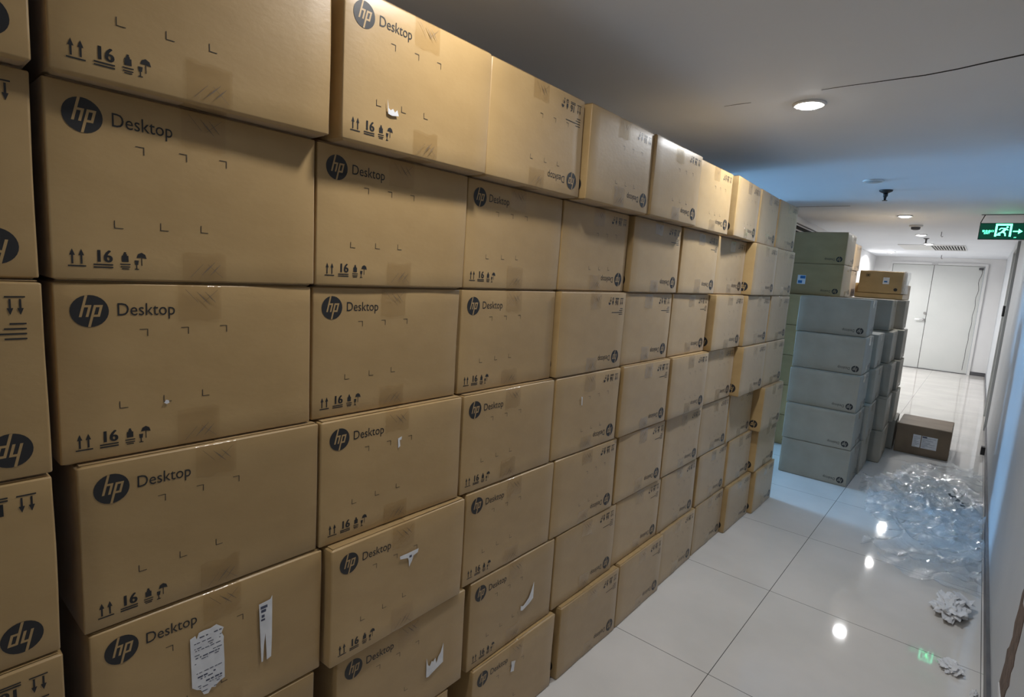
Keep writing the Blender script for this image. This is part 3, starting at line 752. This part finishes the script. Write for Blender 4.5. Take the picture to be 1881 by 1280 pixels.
# lone carton on the floor
L1 = carton(.765 + .2, 6.34 + .27, 0, 'dark brown sealed carton alone on the floor beyond the plastic film', H=.275, W=.54, D=.408, card='card_dark', seed=2, printed=False, rz=0)
cx_, cy_, cz_ = L1.location; yf = -.27 - .0014
mb = MB(); mb.box(.690 - cx_, .750 - cx_, yf - .001, yf, .078, .194, M['paper']); mb.box(.757 - cx_, .874 - cx_, yf - .001, yf, .076, .192, M['paper'])
for i in range(9):
    z0 = .088 + i * .0108; mb.box(.694 - cx_, (.715 + .03 * ((i * 7) % 5) / 4) - cx_, yf - .0014, yf - .001, z0, z0 + .002, M['paperink'])
    mb.box(.762 - cx_, (.79 + .07 * ((i * 3) % 5) / 4) - cx_, yf - .0014, yf - .001, z0, z0 + .002, M['paperink'])
mb.box(.76 - cx_, .795 - cx_, yf - .0014, yf - .001, .176, .188, M['paperink'])
o = mb.obj('address_label', L1); o['label'] = 'two white printed labels side by side'

# ------------------------------------------------------------------ clear plastic film on the floor
def inside(pt, poly):
    x, y = pt; c = False; j = len(poly) - 1
    for i in range(len(poly)):
        xi, yi = poly[i]; xj, yj = poly[j]
        if (yi > y) != (yj > y) and x < (xj - xi) * (y - yi) / (yj - yi) + xi: c = not c
        j = i
    return c
def sheet(mb, poly, step, zb, amp, sc, seed):
    xs = [p[0] for p in poly]; ys = [p[1] for p in poly]
    nx = int((max(xs) - min(xs)) / step) + 2; ny = int((max(ys) - min(ys)) / step) + 2
    idx = {}; vs = []; fs = []
    def H(x, y):
        a = noise.noise((x * sc + seed, y * sc, seed)); b_ = noise.noise((x * sc * 2.3 + 5, y * sc * 1.9 + seed, 1.7)); c_ = noise.noise((x * sc * 5 + 5, y * sc * 5 + seed, 4.7))
        rdg = (1 - abs(a) * 2) ; rdg2 = 1 - abs(b_) * 2; r3 = 1 - abs(c_) * 2
        return zb + amp * max(0, (.55 * max(rdg, 0) ** 4 + .35 * max(rdg2, 0) ** 3 + .14 * max(r3, 0) ** 2 + .12 * (a + .5)))
    for j in range(ny):
        for i in range(nx):
            x = min(xs) + i * step; y = min(ys) + j * step
            jx = .25 * step * noise.noise((x * 30, y * 30, 3)); 
            ww = .05 * noise.noise((x * 4 + seed, y * 4, 8))
            if inside((x + ww, y + ww), poly): idx[(i, j)] = len(vs); vs.append((min(x + jx, WX - .02), y + jx, H(x, y)))
    for (i, j), a in idx.items():
        q = [idx.get((i + 1, j)), idx.get((i + 1, j + 1)), idx.get((i, j + 1))]
        if None not in q: fs.append((a, *q))
    mb.add(vs, fs, M['film'])
mb = MB()
sheet(mb, [(.46, 5.12), (.50, 4.72), (.60, 4.50), (.66, 4.25), (.78, 4.10), (.69, 3.86), (.68, 3.72), (.78, 3.66), (.73, 3.54), (.86, 3.50), (.95, 3.47), (1.04, 3.46), (1.12, 3.46), (1.22, 3.47), (1.22, 5.9), (1.12, 6.1), (.95, 6.15), (.75, 5.9), (.62, 5.45)], .016, .003, .075, 2.6, 1.0)
sheet(mb, [(.52, 4.95), (.60, 4.62), (.72, 4.30), (.90, 4.02), (1.0, 3.75), (1.1, 3.55), (1.22, 3.5), (1.22, 5.2), (1.0, 5.5), (.75, 5.4)], .016, .016, .10, 3.4, 4.0)
sheet(mb, [(.62, 4.9), (.75, 4.55), (.92, 4.30), (1.05, 4.0), (1.22, 3.9), (1.22, 4.8), (1.05, 5.0), (.85, 5.1)], .014, .04, .10, 4.2, 9.0)
o = mb.obj('plastic_film', None, True); tag(o, 'large crumpled sheet of clear plastic film lying along the right wall', 'plastic film')

# crumpled papers
def crumple(name, x, y, sx, sy, sz, seed, label, sheets=5):
    t = thing(name, label, 'paper', (x, y, 0), 0)
    rnd = random.Random(seed)
    bm = bmesh.new(); bmesh.ops.create_icosphere(bm, subdivisions=4, radius=1)
    for v in bm.verts:
        p = v.co.copy(); d = 1 + .55 * noise.noise(p * 2.2 + Vector((seed, 0, 0))) - .45 * abs(noise.noise(p * 4.5 + Vector((0, seed, 0)))) + .22 * noise.noise(p * 9)
        q = p * d; v.co = Vector((q.x * sx / 2, q.y * sy / 2, max(q.z * .55 + .42, 0) * sz))
    me = bpy.data.meshes.new('crumpled_wad'); bm.to_mesh(me); bm.free(); me.materials.append(M['paper'])
    o = inst('crumpled_wad', me, t)
    for k in range(sheets):
        n = 5; mbk = MB(); vs = []
        w_ = rnd.uniform(.02, .045) * sx / .13; h_ = rnd.uniform(.02, .04) * sx / .13; a = rnd.uniform(0, 6.3); px, py = rnd.uniform(-.42, .42) * sx, rnd.uniform(-.42, .42) * sy
        pz = sz * rnd.uniform(.35, .85); tx, ty = rnd.uniform(-.7, .7), rnd.uniform(-.7, .7)
        for j in range(n):
            for i in range(n):
                u_, v_ = (i / (n - 1) - .5) * w_ * 2, (j / (n - 1) - .5) * h_ * 2
                z = pz + tx * u_ + ty * v_ + .006 * noise.noise((u_ * 90 + k, v_ * 90, seed))
                vs.append((px + u_ * math.cos(a) - v_ * math.sin(a), py + u_ * math.sin(a) + v_ * math.cos(a), max(z, .002)))
        mbk.add(vs, [(j * n + i, j * n + i + 1, (j + 1) * n + i + 1, (j + 1) * n + i) for j in range(n - 1) for i in range(n - 1)], M['paper'])
        mbk.obj('torn_sheet', t)
    return t
crumple('crumpled_paper', 1.10, 3.265, .13, .26, .065, 3, 'large wad of crumpled white paper at the near edge of the film', 7)
crumple('crumpled_paper', 1.125, 2.765, .075, .10, .022, 8, 'small flattened crumpled paper on the tile joint, nearest the camera', 3)
crumple('paper_scrap', 1.198, 2.63, .022, .05, .02, 12, 'tiny white paper scrap against the right baseboard', 1)
mb = MB(); random.seed(4)
for k in range(9):
    x, y = 1.03 + k * .011 + random.uniform(-.008, .008), 4.80 - k * .028 + random.uniform(-.02, .02); s_ = random.uniform(.008, .018)
    mb.add([(x + s_ * math.cos(a * 1.257) * random.uniform(.6, 1.3), y + 1.6 * s_ * math.sin(a * 1.257), .135 + random.uniform(0, .01)) for a in range(5)], [(0, 1, 2, 3, 4)], M['grime'])
tag(mb.obj('dark_scrap'), 'ragged dark green scrap caught in the clear plastic film', 'scrap')
mb = MB(); mb.box(WX - .045, WX - .014, 6.93, 7.0, 0.0, .075, M['black'])
tag(mb.obj('door_stop'), 'small black block on the floor against the right baseboard', 'door stop')
